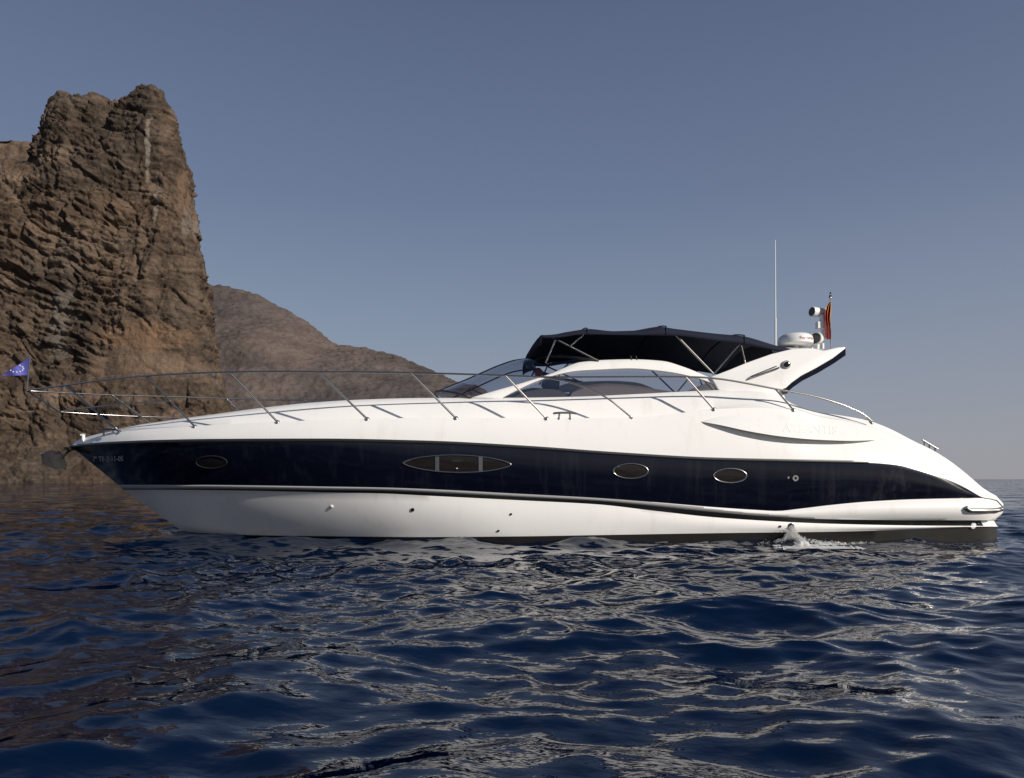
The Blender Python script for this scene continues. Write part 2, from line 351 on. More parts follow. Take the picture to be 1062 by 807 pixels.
def voxel_rock(name, slices, ext, vox, material, disp, levels=1):
    v, f = solid(*relief(slices, *ext)); me = bpy.data.meshes.new(name); me.from_pydata(v, [], f)
    bm = bmesh.new(); bm.from_mesh(me); bmesh.ops.recalc_face_normals(bm, faces=bm.faces); bm.to_mesh(me); bm.free()
    o = bpy.data.objects.new(name, me); COL.objects.link(o)
    r = o.modifiers.new('r', 'REMESH'); r.mode = 'VOXEL'; r.voxel_size = vox
    s = o.modifiers.new('s', 'SUBSURF'); s.levels = levels; s.render_levels = levels
    dg = bpy.context.evaluated_depsgraph_get(); me2 = bpy.data.meshes.new_from_object(o.evaluated_get(dg)); me2.name = name
    o.modifiers.clear(); o.data = me2; me2.materials.clear(); me2.materials.append(material)
    n = len(me2.vertices); c = np.empty(n*3); nn = np.empty(n*3)
    me2.vertices.foreach_get('co', c); me2.vertices.foreach_get('normal', nn); c = c.reshape(-1, 3); nn = nn.reshape(-1, 3)
    d = np.array([disp(p) for p in c.tolist()])
    c = c+nn*d[:, None]; me2.vertices.foreach_set('co', c.ravel()); me2.update(); me2.shade_smooth()
    return o
fr = noise.fractal; rid = noise.ridged_multi_fractal
def blocks(x, y, z, sx, sz, amp, crack):               # fractured blocks: each its own step, with open joints
    d, pt = noise.voronoi((x*sx, y*sx, z*sz)); q = pt[0]
    return noise.noise(q*3.7+Vector((5, 2, 8)))*amp*1.6-crack*max(0, 1-(d[1]-d[0])/.14)
def cliff_disp(p):
    x, y, z = p; shear = .12*x+.20*min(0, x+114)
    w1 = noise.noise((x*.11, y*.11, z*.11)); w2 = noise.noise((x*.11+9, y*.11, z*.11))
    zz = z+shear+2.2*w1; xx = x+2.5*w2
    right = min(1, max(0, (x+116)/7)); top_ = min(1, max(0, (z-88)/8))
    msk = min(1, max(0, .5+1.6*noise.noise((x*.03+31, y*.03, z*.026))))*(1-.6*right)
    big = noise.noise((x*.045+7, y*.045, z*.03))*3.0
    fins = rid((xx*.075+4, y*.075, z*.018), .9, 2.2, 4, 1., 2.)*1.5-1.0
    strata = fr((xx*.035, y*.035+3, zz*.52), .8, 2.1, 5)*1.6*msk
    b1 = blocks(xx, y, zz, .085, .15, 1.4, .9); b2 = blocks(xx+40, y, zz, .24, .62, .7, .45)*(1-.5*right)
    fine = fr((x*.55, y*.55, zz*.8), .8, 2.2, 4)*.6
    lo = min(1, max(.3, z/16))
    tal = min(1, max(0, (48-.85*abs(x+104)-z)/5))*min(1, max(0, (z-22)/6))*min(1, max(0, (208-y)/3))   # smooth scree apron
    tal = max(tal, .75*min(1, max(0, (20-z)/8))*min(1, max(0, .5+2.5*noise.noise((x*.05, 3, z*.05)))))
    edge = min(1, max(0, (x+104)/6))
    return ((big+fins*(.35+.65*max(right, 1-msk))+strata+b1+b2)*lo*(1-.25*max(top_, .8*edge))+.5*max(top_, edge)+fine)*(1-.78*tal)
cl_slices = [
 (184, None),
 (188, [(-330,492),(0,486),(35,484),(50,489),(75,492),(100,487),(130,492),(200,494),(260,498),(300,510)]),
 (194, [(-330,440),(0,448),(40,455),(62,468),(84,472),(110,455),(150,446),(200,448),(235,470),(280,500)]),
 (200, [(-330,330),(0,350),(40,372),(70,395),(85,385),(95,350),(110,372),(135,345),(152,330),(175,352),(200,378),(222,405),(245,440),(280,500)]),
 (206, [(-330,160),(-60,215),(0,225),(30,240),(55,250),(90,235),(110,265),(140,255),(160,245),(185,275),(203,300),(212,380),(230,425),(272,500)]),
 (211, [(-330,120),(-60,165),(0,182),(40,178),(52,165),(70,150),(100,150),(130,150),(150,140),(168,150),(182,190),(197,215),(206,285),(213,380),(231,425),(272,500)]),
 (217, [(-330,100),(-60,160),(38,172),(43,160),(46,150),(51,139),(54,128),(60,124),(64,112),(80,109),(90,108),(98,102),(103,108),(109,125),(113,124),(120,106),(135,101),(141,95),(148,90),(161,90),(168,98),(178,110),(181,146),(187,164),(198,186),(201,210),(207,252),(211,287),(214,335),(218,384),(232,428),(274,500)]),
 (224, [(-330,100),(-60,160),(38,172),(43,160),(46,150),(51,139),(54,128),(60,124),(64,112),(80,109),(90,108),(98,102),(103,108),(109,125),(113,124),(120,106),(135,101),(141,95),(148,90),(161,90),(168,98),(178,110),(181,146),(187,164),(198,186),(201,210),(207,252),(211,287),(214,335),(218,384),(232,428),(274,500)]),
 (236, [(-330,90),(-60,165),(44,190),(60,150),(90,135),(105,140),(120,128),(150,115),(168,135),(180,190),(198,250),(210,330),(225,420),(265,500)]),
 (262, [(-330,200),(40,250),(100,230),(160,260),(200,380),(235,500)]),
 (285, None)]
cliff_extra = [(-104, 41, 13, 5, (.20, .125, .078), .7), (-99, 33, 14, 4, (.19, .13, .09), .65),
               (-107.3, 98, .65, 12, (.24, .205, .17), .6), (-104, 82, .9, 7, (.22, .19, .16), .55), (-97.5, 92, 1.7, 13, (.18, .115, .075), .55), (-96, 78, 1.2, 6, (.20, .17, .145), .5),
               (-128, 45, 4, 12, (.15, .13, .11), .55)]
cliff = voxel_rock('sea_cliff', cl_slices, (-215, -48, .7, 180, 288, .7), .66,
    rock_mat('cliff_rock', (.016, .0122, .010), (.088, .065, .048), (.195, .147, .110), .09, cliff_extra), cliff_disp, 1)
tag(cliff, kind='structure')
far_slices = [(262, None), (270, [(-330,300),(0,300),(40,320),(120,400)]),
    (285, [(-330,100),(-60,140),(-20,143),(0,142),(12,141.5),(22,146),(32,146),(42,152),(60,162),(90,200),(140,300),(190,500)]), (330, [(-330,150),(0,170),(60,220),(190,500)]), (350, None)]
ridge = voxel_rock('rock_ridge', far_slices, (-330, -110, 1.2, 258, 352, 1.2), 1.4,
    rock_mat('ridge_rock', (.08, .06, .045), (.17, .125, .09), (.24, .18, .14), .07), lambda p: fr((p[0]*.08, p[1]*.08, p[2]*.12), .9, 2.1, 6)*2, 1)
tag(ridge, kind='structure')
hill_slices = [(470, None), (490, [(-100,420),(150,430),(260,440),(380,450),(500,470),(620,500)]),
    (540, [(-100,310),(100,310),(205,350),(260,352),(320,385),(380,405),(460,430),(560,470),(640,503)]),
    (620, [(-100,280),(190,289),(213,292.5),(235,296),(252,301),(270,308),(290,318.5),(310,328),(330,342),(341,352),(350,356),(375,359.5),(400,363),(420,369),(440,378),(455,386),(475,395),(500,402),(560,440),(660,503)]),
    (760, [(-100,330),(300,380),(480,440),(600,505)]), (800, None)]
def hill_disp(p):
    x, y, z = p
    return fr((x*.02, y*.02, z*.02), .9, 2.1, 6)*2.2+rid((x*.03, y*.02, z*.012), 1., 2.1, 5, 1., 2.)*1.3-1.6+fr((x*.2, y*.2, z*.25), .7, 2.1, 4)*1.3
hill = voxel_rock('hill', hill_slices, (-400, 110, 3, 466, 804, 3), 2.8,
    rock_mat('hazed_hill_rock', (.050, .043, .041), (.098, .083, .079), (.140, .118, .110), .03, bumpd=1.2), hill_disp, 1)  # rock colours greyed to stand in for distance haze
tag(hill, kind='structure')

# ------------------------------------------------------------------ motor yacht
boat = tag(empty('motor_yacht', (.6, YC, 0)), 'large white and navy open motor yacht lying side on in calm sea, bow left', 'yacht')
NS = 150
tt = np.linspace(0, 1, NS)**1.15
def row(ctrl, dz=0, dw=0):
    a = np.array(ctrl, float); px = a[0, 0]+(a[-1, 0]-a[0, 0])*tt
    py = pchip(a[:, 0], a[:, 1], px); wv = pchip(a[:, 0], a[:, 2], px)
    wv = np.where(wv > .001, np.maximum(wv+dw, 0), 0); Y = YC-wv
    return np.stack([(px-CX)/F*Y, Y, HC+(HY-py)/F*Y+dz], -1)
SH = [(74,463.2,0),(85,462.2,.27),(100,461,.62),(130,459.5,1.1),(170,458.2,1.5),(230,457.3,1.85),(330,457,2.12),(440,459,2.22),(540,464,2.25),(640,471,2.26),(740,476.5,2.26),(830,478.5,2.25),(900,480,2.22),(930,482.3,2.2),(960,489,2.17),(985,498.3,2.14),(1005,508,2.11),(1020,516.2,2.08),(1030,517.5,2.04),(1037,521,1.97),(1040.5,526.5,1.8)]
NVr = [(122.5,502.8,0),(135,502.9,.33),(160,503,.75),(200,503,1.18),(250,503.4,1.55),(330,504.6,1.9),(400,505.8,2.07),(440,507.2,2.12),(540,512.3,2.18),(620,516.6,2.2),(680,521,2.2),(740,526,2.2),(785,529,2.19),(806,530,2.19),(830,527.6,2.19),(860,524,2.19),(900,520.3,2.18),(950,517.8,2.16),(1000,516.8,2.12),(1020,516.6,2.09),(1030,518,2.05),(1037,521.5,1.98),(1040.5,527,1.81)]
B1 = [(126,506.3,0),(138,506.3,.33),(160,506.4,.72),(200,506.4,1.15),(250,506.8,1.52),(330,508,1.87),(400,508.8,2.05),(440,510.5,2.10),(540,515.5,2.17),(620,519.6,2.19),(680,525,2.19),(740,531,2.19),(805,536,2.18),(860,538.5,2.17),(960,539.6,2.12),(1020,539.6,2.05),(1029,539.2,2.0),(1035.5,537.2,1.93),(1039,533,1.8)]
B2 = [(128,508,0),(140,508,.30),(160,508,.68),(200,508.2,1.10),(250,508.8,1.46),(330,510.6,1.82),(400,512,2.01),(440,514,2.06),(540,519,2.13),(620,523.2,2.16),(680,530,2.16),(740,536.5,2.15),(805,540.8,2.14),(860,543.2,2.13),(960,545.2,2.05),(1005,545.4,1.96),(1020,545.4,1.91),(1029,545.4,1.86),(1034,545.4,1.72)]
BT = [(190,551.5,0),(205,552.6,.22),(230,554,.48),(280,555.4,.88),(330,556,1.22),(440,557,1.80),(540,556.3,2.06),(620,555,2.11),(740,553,2.12),(860,551.5,2.10),(960,549,2.0),(1005,547,1.94),(1028,546.6,1.85),(1034,546.6,1.70)]
CHt = [(200,556,0),(230,562,.2),(330,570,.85),(440,574,1.65),(620,576,1.98),(860,574,1.98),(1034,572,1.78)]
KL = [(225,572,0),(330,590,.001),(600,600,.001),(1034,592,.001)]
DK = [(76,460.6,0),(85,456.2,.2),(100,452.2,.5),(124,448,.92),(160,444.7,1.28),(202,442,1.58),(288,437.5,1.92),(381,434.2,2.08),(473,433.3,2.13),(567,433.7,2.13),(656,433,2.12),(700,429,2.10),(740,424.4,2.07),(780,423,2.04),(823,425,2.0),(850,432.5,1.95),(880,437.5,1.94),(905,444,1.94),(930,454,1.95),(950,464.5,1.96),(970,474.5,1.97),(990,487.5,1.98),(1010,504,1.98),(1022,513.5,1.97),(1031,517.3,1.95),(1037,520.8,1.88),(1040.5,526.3,1.75)]
TR = [(77,460.2,0),(85,455.4,.08),(100,451.3,.22),(125,446.8,.4),(160,440.8,.6),(200,434.8,.78),(230,430.5,.9),(275,424,1.02),(330,418,1.15),(375,415.2,1.25),(440,413.4,1.36),(520,413.3,1.52),(600,411.8,1.57),(664,408.6,1.6),(718,406.3,1.63),(757,405.3,1.65),(790,406,1.68),(812,414,1.7),(826,424.4,1.72),(845,430.3,1.74),(870,434,1.75),(900,439,1.76),(920,446.2,1.76),(945,459.2,1.77),(965,468.6,1.79),(985,481,1.82),(1005,496.6,1.85),(1020,509.8,1.87),(1031,517,1.86),(1037,520.6,1.8),(1040.5,526.2,1.7)]
rSH, rNV, rB1, rB2, rBT, rCH, rKL, rDK, rTR = map(row, (SH, NVr, B1, B2, BT, CHt, KL, DK, TR))
def mixr(a, b, t, dw=0, dz=0):
    r = a*(1-t)+b*t; r[:, 1] -= dw; r[:, 2] += dz; return r
ease = np.minimum(1, np.maximum(0, tt*14))             # keeps bulges closed at the stem
eb = np.minimum(1, (1-tt)*25)
aft = np.clip((tt-.72)*6, 0, 1)
band = [rB1]
for k in range(1, 8):
    r_ = mixr(rB1, rNV, k/8); r_[:, 1] -= math.sin(math.pi*k/8)*(.02*ease+.06*aft*eb); band.append(r_)
band.append(rNV)
# side deck: a shallow walkway behind the toe rail, then the coach roof rises
fw = np.clip((tt-.06)*8, 0, 1)*np.clip((.76-tt)*9, 0, 1)
rD2 = mixr(rDK, rTR, .04); rD2[:, 2] = rDK[:, 2]+(rD2[:, 2]-rDK[:, 2])*(1-fw)+.0*fw
rSD = mixr(rDK, rTR, .50); rSD[:, 2] = (rDK[:, 2]-.05)*fw+(rSD[:, 2]+.02)*(1-fw)
rT1 = mixr(rDK, rTR, .68); rT1[:, 2] += .06*(1-fw)*ease+.00*fw
rT2 = mixr(rDK, rTR, .85); rT2[:, 2] += .055*ease*np.where(tt < .7, 1, .6)
rC1 = rTR.copy(); rC1[:, 1] = YC-(YC-rTR[:, 1])*.6; rC1[:, 2] += .045*ease*eb
rC2 = rTR.copy(); rC2[:, 1] = YC; rC2[:, 2] += .075*ease*eb
rTop1 = mixr(rSH, rDK, .33, 0, 0); rTop1[:, 1] -= .02*ease; rTop2 = mixr(rSH, rDK, .7); rTop2[:, 1] -= .025*ease
hull = MB()
def strip(a, b, sub, mi, bulge=0):
    rows = [a*(1-k/sub)+b*(k/sub) for k in range(sub+1)]
    if bulge:
        for k, r in enumerate(rows): r[:, 1] -= bulge*math.sin(math.pi*k/sub)*ease
    hull.grid(rows, mi)
for a, b_, sub, mi, bl in ((rKL, rCH, 2, 4, 0), (rCH, rBT, 2, 4, 0), (rBT, rB2, 6, 0, .03), 
                      (rNV, rSH, 6, 1, .025), (rSH, rTop1, 1, 0, 0), (rTop1, rTop2, 1, 0, 0), (rTop2, rDK, 1, 0, 0)):
    strip(a, b_, sub, mi, bl)
rB1b = row([(a, b_+.7, c) for a, b_, c in B1[:-5]]+[(960,540.3,2.08),(1018,540.4,1.93),(1026,540.5,1.88),(1031,540.5,1.76)])
hull.grid([rB2, rB1b, rB1], 2); hull.grid(band, 5)
# the silver line under the navy band runs forward of the broad white quarter; white block at the stern end of the black stripe
kb = 0
for i, f in enumerate(hull.f):
    c = sum((Vector(hull.v[k]) for k in f), Vector())/len(f)
    px = CX+c.x/c.y*F
    if hull.m[i] == 2 and px > 1021: hull.m[i] = 0
    if hull.m[i] == 5: hull.m[i] = 3 if px < 845-24*(kb//(NS-1)) else 0; kb += 1
hull.mirror()
# transom
ends = [r[-1] for r in (rKL, rCH, rBT, rB2, rB1b, rB1, band[4], rNV, rSH, rTop1, rTop2, rDK)]
for a, b_ in zip(ends, ends[1:]):
    ma, mb = (a[0], 2*YC-a[1], a[2]), (b_[0], 2*YC-b_[1], b_[2]); hull.add([a, b_, mb, ma], [[0, 1, 2, 3]], 0)
hull_o = hull.build('hull', [M['white'], M['navy'], M['black'], M['silver'], M['anti']], boat, 35)
deck = MB(); deck.grid([rDK, rD2, rSD, rT1, rT2, rTR, rC1, rC2]); deck.mirror()
deck_o = deck.build('deck', M['white'], boat, 60)

def bvh_of(*obs):
    vs, fs = [], []
    for o in obs:
        b = len(vs); vs += [o.matrix_world @ v.co if False else v.co.copy() for v in o.data.vertices]
        fs += [[b+i for i in p.vertices] for p in o.data.polygons]
    return BVHTree.FromPolygons(vs, fs)
# meshes are written in world coordinates; the parent inverse keeps them there
BV = bvh_of(hull_o, deck_o)
def on(px, py, off=.004):
    d = Vector(((px-CX)/F, 1, (HY-py)/F)).normalized(); o = Vector((0, 0, HC))
    loc, nrm, i, dist = BV.ray_cast(o, d)
    if loc is None: return P(px, py, YC-2), Vector((0, -1, 0))
    if nrm.dot(d) > 0: nrm = -nrm
    return loc+nrm*off, nrm
def base_at(px, py): return on(px, py, 0)[0]

# rub rail and spray line
rr = MB(); rr.tube([Vector(p)+Vector((0, -.012, 0)) for p in rSH[:int(NS*.875)]], .022, 8, r2=.012); rr.pair('rub_rail', M['rubber'], boat)
sl = MB(); pts = [Vector(p)+Vector((0, -.010, .026)) for p in rSH[2:int(NS*.86)]]; sl.tube(pts, .009, 6, r2=.004); sl.pair('rail_strip', M['dull'], boat)
st = MB(); pts = [Vector(p)+Vector((0, -.004, 0)) for p in mixr(rNV, rB1, .3)[1:int(NS*.70)]]; st.tube(pts, .016, 6); st.pair('spray_strip', M['silver'], boat)

# hull windows
def oval(px, py, rx, ry, name, mullions=(), pointed=1.0, rim=.014, tilt=0, rimmat='steel', lens=False):
    n = 40; ring = []
    for k in range(n):
        a = 2*math.pi*k/n; c, s = math.cos(a), math.sin(a)
        y = (abs(s)**pointed)*(1 if s >= 0 else -1)
        ring.append((px+rx*c, py+ry*y+tilt*c))
    outer = [on(a, b_, .004)[0] for a, b_ in ring]; cen = on(px, py, .004)[0]
    g = MB(); inner = [o.lerp(cen, .5) for o in outer]
    inner = [on(px+(a-px)*.5, py+(b_-py)*.5, .004)[0] for a, b_ in ring]
    g.add([cen]+inner+outer, [[0, 1+k, 1+(k+1) % n] for k in range(n)]+[[1+k, 1+n+k, 1+n+(k+1) % n, 1+(k+1) % n] for k in range(n)])
    o = g.build(name, M['pane'], boat, 180)
    rmb = MB(); rmb.tube([on(a, b_, .006)[0] for a, b_ in ring], rim, 8, closed=True); rmb.build('rim', M[rimmat], o, 180)
    return o
oval(219.5, 479.2, 16, 6.4, 'porthole', rim=.010, rimmat='galv')
oval(654, 488.6, 18, 7.6, 'porthole')
oval(757, 493.3, 17, 7.3, 'porthole')
lw = oval(474, 481, 56, 9.0, 'hull_window', pointed=1.35, tilt=.9, rim=.014)
for x in (451.5, 496.5):
    m = MB(); hh = 7.6; a = on(x, 481-hh+.2, .006)[0]; b_ = on(x, 481+hh+.2, .006)[0]
    ax = on(x+4, 481-hh+.2, .006)[0]; bx_ = on(x+4, 481+hh+.2, .006)[0]
    m.prism([a, ax, bx_, b_], (0, -.012, 0)); m.build('mullion', M['dull'], lw)
m = MB(); m.prism([on(468, 476.5, .006)[0], on(480, 476.5, .006)[0], on(480, 479.3, .006)[0], on(468, 479.3, .006)[0]], (0, -.006, 0)); m.build('handle', M['galv'], lw)
m = MB(); c, nrm = on(473.5, 486, .004); m.lathe([(.016, 0), (.016, .012), (.008, .018)], c, nrm, 12); m.build('latch', M['dull'], lw)
# through-hull fittings
for px, py, r, k in ((344, 525.3, .028, 'plastic'), (428, 528.6, .030, 'dark'), (530, 533.3, .018, 'galv'), (517, 550.5, .018, 'galv'), (817.3, 495.4, .020, 'dull'), (820.5, 545.5, .045, 'dark'), (809, 546, .018, 'dark'), (1009, 545.2, .05, 'plastic')):
    c, nrm = on(px, py, 0); m = MB(); m.lathe([(r, -.01), (r, .012), (r*.7, .018)], c, nrm, 16); m.build('through_hull_fitting', M[k], boat)
c, nrm = on(824.6, 496, 0); m = MB()
m.lathe([(.05, -.01), (.05, .012), (.045, .02), (.022, .02), (.020, .004)], c, nrm, 20); o = m.build('filler_cap', M['dull'], boat)
m = MB(); m.lathe([(.018, 0), (.018, .012)], c, nrm, 14); m.build('plug', M['dark'], o)

# lettering
def text_mesh(body, size, ext=.0, bold=0):
    cu = bpy.data.curves.new('t', 'FONT'); cu.body = body; cu.size = size; cu.extrude = ext; cu.offset = bold; cu.align_x = 'LEFT'; cu.resolution_u = 3
    o = bpy.data.objects.new('t', cu); COL.objects.link(o); dg = bpy.context.evaluated_depsgraph_get(); dg.update()
    me = bpy.data.meshes.new_from_object(o.evaluated_get(dg)); bpy.data.objects.remove(o); return me
def letter_on(body, px0, px1, py_base, hpx, mat_, name, off=.006, slope=0, solidify=.004):
    me = text_mesh(body, 1.0, 0); xs_ = [v.co.x for v in me.vertices]; W = max(xs_)
    Hh = max(v.co.y for v in me.vertices)
    for v in me.vertices:
        px = px0+(px1-px0)*v.co.x/W; py = py_base-hpx*v.co.y/Hh+slope*(px-px0)
        v.co = on(px, py, off)[0]
    o = link(name, me, mat_, boat); o.name = name
    bm = bmesh.new(); bm.from_mesh(me); bmesh.ops.triangulate(bm, faces=bm.faces)
    r = bmesh.ops.extrude_face_region(bm, geom=bm.faces[:]); vv = [e for e in r['geom'] if isinstance(e, bmesh.types.BMVert)]
    bmesh.ops.translate(bm, verts=vv, vec=(0, -solidify, 0)); bmesh.ops.recalc_face_normals(bm, faces=bm.faces); bm.to_mesh(me); bm.free()
    return o
letter_on('7\u00aa TE-2-11-05', 96.5, 128, 478.6, 5.2, M['letter'], 'registration_lettering', slope=-.02)

# quarter moulding with raised name, overhanging a shadow gap
top = [(727,437),(745,433),(775,430),(810,430),(845,436),(880,445),(908,456)]
low = [(727,437.5),(745,441.2),(775,448),(810,453.6),(845,456.6),(880,457.6),(908,456.6)]
xs_ = np.linspace(727, 908, 40); ta = pchip(*zip(*top), xs_); lo_ = pchip(*zip(*low), xs_)
rows = []
for t, o_ in ((0, .002), (.25, .035), (.6, .085), (.92, .125), (1.0, .13)):
    r_ = []
    for k, x in enumerate(xs_):
        e = math.sin(math.pi*k/39)**.5 if 0 < k < 39 else 0
        p, _ = on(x, ta[k]*(1-t)+lo_[k]*t, 0); r_.append(p+Vector((0, -o_*e-.002, 0)))
    rows.append(r_)
r_ = []
for k, x in enumerate(xs_):
    e = math.sin(math.pi*k/39)**.5 if 0 < k < 39 else 0
    r_.append(rows[-1][k]+Vector((0, .12*e, .02*e)))
rows.append(r_)
m = MB(); m.grid(rows); mould = m.pair('quarter_moulding', M['white'], boat, 50)[0]
BV = bvh_of(hull_o, deck_o, mould)
letter_on('ATLANTIS', 812, 868, 447.6, 8.5, M['white'], 'name_lettering', slope=.05, off=.0005, solidify=.003)

# side frames (arched), side windows, windscreen
bt = [(489,412.6),(508,407),(529,401),(552,394),(574,386.6),(588,380.5),(601,376),(630,373.6),(655,373),(687,374.7),(709,380.8),(731,389.5),(752,398),(778,407)]
bb = [(519,413),(535,405),(552,397),(582,387.3),(601,384.3),(620,383.3),(653,382),(687,384.7),(720,391),(738,397),(757,405.6),(770,410)]
N2 = 60; s2 = np.linspace(0, 1, N2)
def edge(pts, w0, w1, zlow=412., ztop=373.):
    a = np.array(pts, float); d = np.r_[0, np.cumsum(np.hypot(*np.diff(a, axis=0).T))]; d /= d[-1]
    px = pchip(d, a[:, 0], s2); py = pchip(d, a[:, 1], s2); out = []
    for x, y in zip(px, py):
        t = (zlow-y)/(zlow-ztop); ww = w0+(w1-w0)*t; out.append(P(x, y, YC-ww))
    return out
eT = edge(bt, 1.58, 1.34); eB = edge(bb, 1.60, 1.38)
inn = Vector((0, .10, 0)); m = MB()
m.grid([[p+inn for p in eT], [p+Vector((0, .03, .012)) for p in eT], eT, [a.lerp(b_, .5)+Vector((0, -.015, 0)) for a, b_ in zip(eT, eB)], eB, [p+Vector((0, .02, -.01)) for p in eB], [p+inn for p in eB], [p+inn for p in eT]])
m.pair('window_frame', M['white'], boat, 50)
for mir in (0, 1):
    poly = [p+Vector((0, .05, 0)) for p in eB]; bottom = []
    m = MB(); sill = [(519,413.2),(560,413),(600,411.9),(664,408.6),(718,406.4),(757,405.4),(770,410)]
    bx = np.interp(s2, [0, 1], [519, 770]); by = pchip(*zip(*sill), bx)
    lowp = [P(x, y, YC-1.60)+Vector((0, .05, -.03)) for x, y in zip(bx, by)]
    m.grid([poly, lowp])
    if mir: m.v = [(x, 2*YC-y, z) for x, y, z in m.v]
    sw = m.build('side_window', M['glass'], boat, 180)
    m = MB(); 
    m.tube([p+Vector((0, .02, .035)) for p in lowp], .018, 6)
    m.tube([P(729, 392.5, YC-1.42)+Vector((0, .04, 0)), P(741, 405.5, YC-1.6)+Vector((0, .04, 0))], .012, 6)
    if mir: m.v = [(x, 2*YC-y, z) for x, y, z in m.v]
    m.build('trim', M['dull'], sw)
# windscreen
nearp = [p for p, (x) in zip(eT, range(N2)) if x <= 27]
cen = [(452.5,411.2),(466,405),(482,398),(498,390.5),(512,384.2),(528,379),(548,376.6)]
a = np.array(cen); d = np.r_[0, np.cumsum(np.hypot(*np.diff(a, axis=0).T))]; d /= d[-1]
ss = np.linspace(0, 1, 24); cpx = pchip(d, a[:, 0], ss); cpy = pchip(d, a[:, 1], ss)
npr = [nearp[int(round(k*(len(nearp)-1)/23))] for k in range(24)]
rows = []
for th in np.linspace(-90, 90, 33):
    s_ = math.sin(R(th)); c_ = math.cos(R(th)); r_ = []
    for k in range(24):
        pc = P(cpx[k], cpy[k], YC); pn = npr[k]; ww = (YC-pn.y)
        u = c_**.8
        r_.append(Vector((pn.x*(1-u)+pc.x*u, YC-ww*s_*1.0, pn.z*(1-u)+pc.z*u)))
    rows.append(r_)
m = MB(); m.grid(rows); ws = m.build('windscreen', M['screen'], boat, 180)
m = MB(); m.tube([r[-1] for r in rows], .030, 8); m.tube([r[-1]+Vector((.06, 0, -.004)) for r in rows[5:-5]], .03, 8); m.build('top_frame', M['black'], ws, 180)
m = MB(); m.tube([r[0]+Vector((0, 0, .01)) for r in rows], .022, 8); m.build('base_seal', M['rubber'], ws, 180)
for th in (11, 21): m = MB(); m.tube([p+Vector((0, 0, .004)) for p in rows[th]], .014, 6); m.build('pillar', M['black'], ws, 180)
m = MB(); b0 = P(505, 411, YC-.9); m.tube([b0, P(487, 403, YC-.75)], .012, 6); m.tube([P(480, 405, YC-.9), P(493, 400.5, YC-.6)], .010, 6); m.build('wiper', M['rubber'], ws)
# cockpit inside: dashboard, helm pedestal, seats
m = MB(); prof = [(515,412),(528,405),(545,402),(562,403),(572,407),(574,414)]
rows = []
for wv in np.linspace(-1.2, 1.2, 13):
    r_ = []
    for x, y in prof:
        p = P(x, y, YC-.6); r_.append(Vector((p.x+.25*(abs(wv)/1.2)**2, YC-wv, p.z-.10*(abs(wv)/1.2)**3)))
    rows.append(r_)
m.grid(rows); m.add(rows[0], [list(range(6))]); m.add(rows[-1], [list(range(6))]); m.build('dashboard', M['dash'], boat, 60)
m = MB(); c = P(569, 412, YC-.9); m.lathe([(.10, -.3), (.10, .1), (.16, .18), (.15, .30), (.05, .32)], c, (.15, 0, 1), 16); m.build('helm_pedestal', M['dash'], boat)
m = MB(); c = P(577, 398, YC-.9); m.tube([c+Vector((.05*math.cos(a), .17*math.sin(a), .16*math.cos(a))) for a in np.linspace(0, 6.283, 24, endpoint=False)], .013, 6, closed=True); m.tube([c, c+Vector((-.18, 0, -.02))], .015); m.build('steering_wheel', M['dash'], boat)
prof = [(583,420),(590,409),(602,405),(622,403),(640,404),(660,406.5),(680,410),(700,413),(705,418)]
m = MB(); rows = []
for wv, dz in ((.9,-.06),(.8,0),(.3,.01),(-.3,.01),(-.8,0),(-.9,-.06)):
    rows.append([Vector((P(x, y, YC-.5).x, YC-.5-wv+.1, P(x, y, YC-.5).z+dz)) for x, y in prof])
m.grid(rows); m.add(rows[0], [list(range(9))]); m.add(rows[-1], [list(range(9))]); m.build('cockpit_seat', M['seat'], boat, 50)
# small red and blue items behind the screen
m = MB(); c = P(558.5, 386, YC-.3); m.lathe([(.02,-.10),(.07,-.05),(.075,.03),(.03,.07),(.01,.08)], c, (0,0,1), 12); m.build('red_item', M['redink'], boat)
m = MB(); m.tube([P(551, 391, YC-.3), P(555.5, 382, YC-.3)], .018, 6); m.build('blue_item', M['bluebit'], boat)

# radar arch
wht = [(737,391),(757,383.4),(775,376),(800,367.2),(820,362.3),(838,361),(846,361.6),(853,364),(860,362.4),(868,360.4),(877,359.6),(877,361.4),(864,371.5),(847,381.5),(831,389.8),(821,397),(815,402.5),(812,407),(815,414),(822,421),(834,427),(850,431.5),(850,440),(760,440),(760,412),(745,404)]
nav = [(877,361.2),(877,368.6),(864,377.5),(848,387),(832,395),(822,402),(816,407.5),(812.3,407.6),(812,404),(814,398.5),(820,391.5),(830,384),(845,376.5),(862,368.5)]
def armpt(x, y, dw=0): return P(x, y, YC-(1.66-.22*min(1, max(0, (430-y)/70)))+dw)
m = MB(); m.prism([armpt(x, y) for x, y in wht], (0, .16, 0)); arch, arch_b = m.pair('radar_arch', M['white'], boat); bevel(arch, .02, 3); bevel(arch_b, .02, 3)
m = MB(); m.prism([armpt(x, y, .035) for x, y in nav], (0, .10, 0)); tr = m.pair('arch_trim', M['navy'], arch); tr[1].parent = arch_b
m = MB(); rows = []
for k in range(21):
    u = -1+2*k/20; Y = YC-1.36*u; crown = .24*math.cos(u*math.pi/2)
    A = [P(822, 362.6, YC-1.45), P(838, 362.3, YC-1.45), P(864, 363.5, YC-1.45), P(864, 366, YC-1.45), P(838, 369, YC-1.45), P(822, 371, YC-1.45)]
    rows.append([Vector((p.x, Y, p.z+crown)) for p in A])
m.grid(rows, closed=True); m.add(rows[0], [list(range(6))]); m.add(rows[-1], [list(range(6))]); o = m.build('arch_bridge', M['white'], arch, 40)
BV2 = bvh_of(arch)
